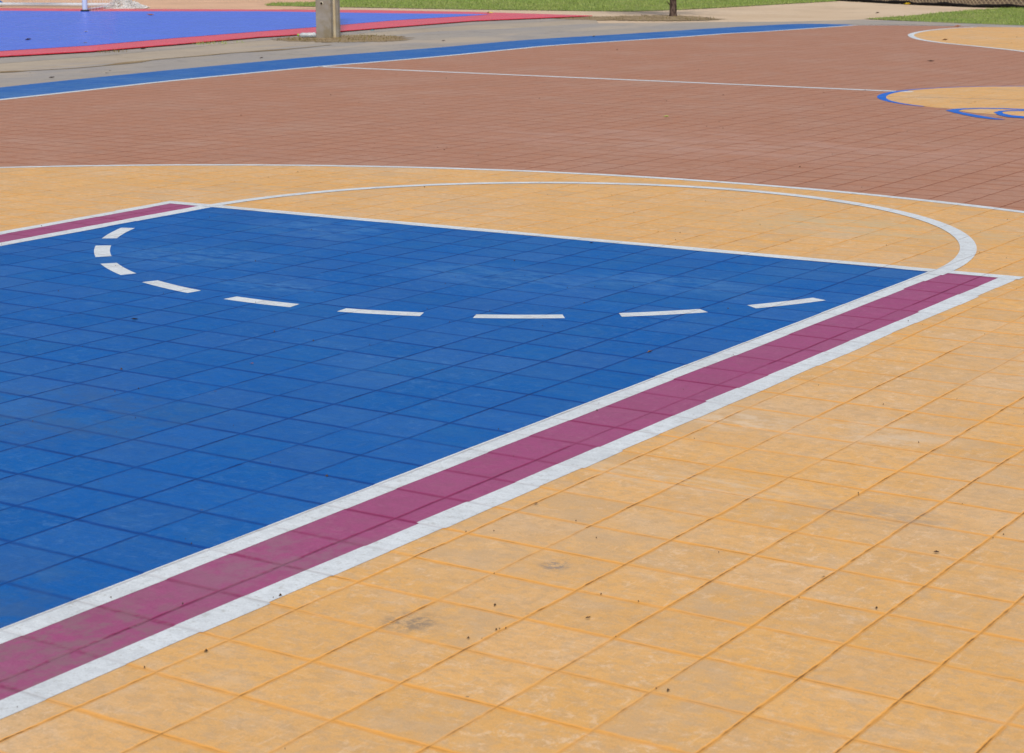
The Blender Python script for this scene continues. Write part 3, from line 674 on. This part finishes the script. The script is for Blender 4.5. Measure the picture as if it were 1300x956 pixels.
bm = bmesh.new(); tube(bm, [(-.5*L_, 0, 0), (-.43*L_, 0, 0)], .017, 14); obj('cap', bm, plain('lime_plastic', lin(150, 205, 60), .4), root)
def scrap(name, P, c, label, cat, seed):
    r = random.Random(seed); x, y, w = P; bm = bmesh.new(); n = 6
    g = [[bm.verts.new(((i/n-.5)*w, (j/n-.5)*w*.8, .006+r.uniform(0, .3)*w*math.sin(math.pi*i/n)*.8)) for j in range(n+1)] for i in range(n+1)]
    for i in range(n):
        for j in range(n): bm.faces.new([g[i][j], g[i+1][j], g[i+1][j+1], g[i][j+1]])
    o = obj(name, bm, c); o.location = (x, y, 0); o.rotation_euler = (0, 0, r.uniform(0, 3)); tag(o, label, cat)
    s = o.modifiers.new('thickness', 'SOLIDIFY'); s.thickness = .001
    return o
scrap('plastic_scrap', PLAN['teal'], plain('teal_plastic', lin(40, 150, 160), .5), 'tiny teal plastic scrap on the concrete right of the pole', 'litter', 2)
o_ = scrap('candy_wrapper', PLAN['yscrap'], plain('yellow_wrapper', lin(236, 214, 90), .5, .5, .3, 30, 0, lin(60, 60, 60)), 'crumpled yellow and black wrapper at the tip of the blue plastic court', 'litter', 3); o_.location.z = .017
LC = {'orange': lin(196, 112, 42), 'brown': lin(128, 88, 52), 'dark': lin(66, 44, 34), 'yellow': lin(240, 208, 40), 'pale': lin(216, 208, 196), 'tan': lin(190, 158, 96), 'green': lin(176, 196, 92)}
LM = {k: plain(k+'_leaf', c, .7, .3, .2, 40) for k, c in LC.items()}
for k, (x, y, z, w, c, lab) in enumerate(PLAN['leaves']):
    r = random.Random(100+k); bm = bmesh.new(); n = 9; fold = r.uniform(.3, .9); curl = r.uniform(.3, 1.0)
    rows = []
    for i in range(n+1):
        s = i/n; hw = w*.3*math.sin(math.pi*min(1, s*1.02))**.8*(1+.18*math.sin(s*17)); z0 = w*.28*curl*(s-.4)**2*3*.5
        xx = (s-.5)*w
        rows.append([bm.verts.new((xx, -hw*math.cos(fold), z0+hw*math.sin(fold))), bm.verts.new((xx, 0, z0)), bm.verts.new((xx, hw*math.cos(fold), z0+hw*math.sin(fold)*r.uniform(.6, 1.2)))])
    for A, B in zip(rows, rows[1:]):
        for q in (0, 1): bm.faces.new([A[q], B[q], B[q+1], A[q+1]])
    tube(bm, [(-.5*w, 0, w*.08), (-.62*w, .03*w, w*.03)], w*.012, 5)
    o_ = obj('fallen_leaf', bm, LM[c]); o_.location = (x, y, z+.004); o_.rotation_euler = (r.uniform(-.15, .15), r.uniform(-.15, .15), r.uniform(-.5, .5)+math.atan2(ri.y, ri.x))
    s = o_.modifiers.new('thickness', 'SOLIDIFY'); s.thickness = w*.012
    tag(o_, lab, 'leaf', 'dry leaves scattered over the paving')
# grit: crumbs of bark, soil and grit lying in and around the joints
rng = np.random.default_rng(21); vs = []; fs = []
for k in range(1100):
    if k < 450: x = rng.uniform(-2.5, 4.2); y = rng.uniform(-5.2, 1.5)
    else: x = rng.uniform(-11.5, 2); y = rng.uniform(2, 19)
    if rng.random() < .6:
        if rng.random() < .6: x = X0+round((x-X0)/TX)*TX+rng.normal(0, .006)
        else: y = Y0+round((y-Y0)/TY)*TY+rng.normal(0, .006)
    s = .0008*(1+rng.exponential(.9)); n0 = len(vs); a = rng.uniform(0, 6.3)
    if y > 2: s *= 1.5
    P = [(math.cos(a+i*2.09)*s*rng.uniform(.7, 1.6), math.sin(a+i*2.09)*s*rng.uniform(.7, 1.6), -.001) for i in range(3)]
    vs += [(x+p[0], y+p[1], .003) for p in P]+[(x, y, .005+s*.8)]
    fs += [(n0, n0+1, n0+3), (n0+1, n0+2, n0+3), (n0+2, n0, n0+3)]
tag(raw('grit', vs, fs, plain('grit', lin(96, 76, 56), .9, .2, .2, 30)), 'crumbs of soil and bark scattered over the paving', 'grit', kind='stuff')

# ---------------------------------------------------------------- light, sky, camera
w = bpy.data.worlds.new('World'); scene.world = w; w.use_nodes = True
nt = w.node_tree; sky = nt.nodes.new('ShaderNodeTexSky'); sky.sky_type = 'NISHITA'; sky.sun_disc = False
EL, AZ = math.radians(58), math.radians(-53)            # AZ: direction towards the sun, measured from +x to +y
sky.sun_elevation = EL; sky.sun_rotation = math.pi/2-AZ; sky.air_density = 1.0; sky.dust_density = 2.5; sky.ozone_density = 1
nt.links.new(sky.outputs[0], nt.nodes['Background'].inputs[0]); nt.nodes['Background'].inputs[1].default_value = .12
ld = bpy.data.lights.new('sun', 'SUN'); ld.energy = 2.9; ld.angle = math.radians(2.5); ld.color = (1, .96, .9)
lo_ = bpy.data.objects.new('sun', ld); COL.objects.link(lo_)
sd = Vector((math.cos(EL)*math.cos(AZ), math.cos(EL)*math.sin(AZ), math.sin(EL)))
lo_.rotation_euler = sd.to_track_quat('Z', 'Y').to_euler(); lo_.location = (0, 0, 20)
cm = bpy.data.cameras.new('camera'); co_ = bpy.data.objects.new('camera', cm); COL.objects.link(co_)
c = PLAN['cam']; r, u, f = Vector(c['r']), Vector(c['u']), Vector(c['f'])
co_.matrix_world = Matrix(((r.x, u.x, -f.x, c['loc'][0]), (r.y, u.y, -f.y, c['loc'][1]), (r.z, u.z, -f.z, c['loc'][2]), (0, 0, 0, 1)))
cm.sensor_width = 36; cm.lens = c['lens']; cm.shift_y = -44.5/1300; cm.clip_start = .05; cm.clip_end = 800
cm.dof.use_dof = True; cm.dof.focus_distance = 6.6; cm.dof.aperture_fstop = 16
scene.camera = co_
scene.render.resolution_x = 1024; scene.render.resolution_y = 753
vs_ = scene.view_settings; vs_.view_transform = 'Standard'; vs_.look = 'None'; vs_.exposure = -.25; vs_.gamma = 1
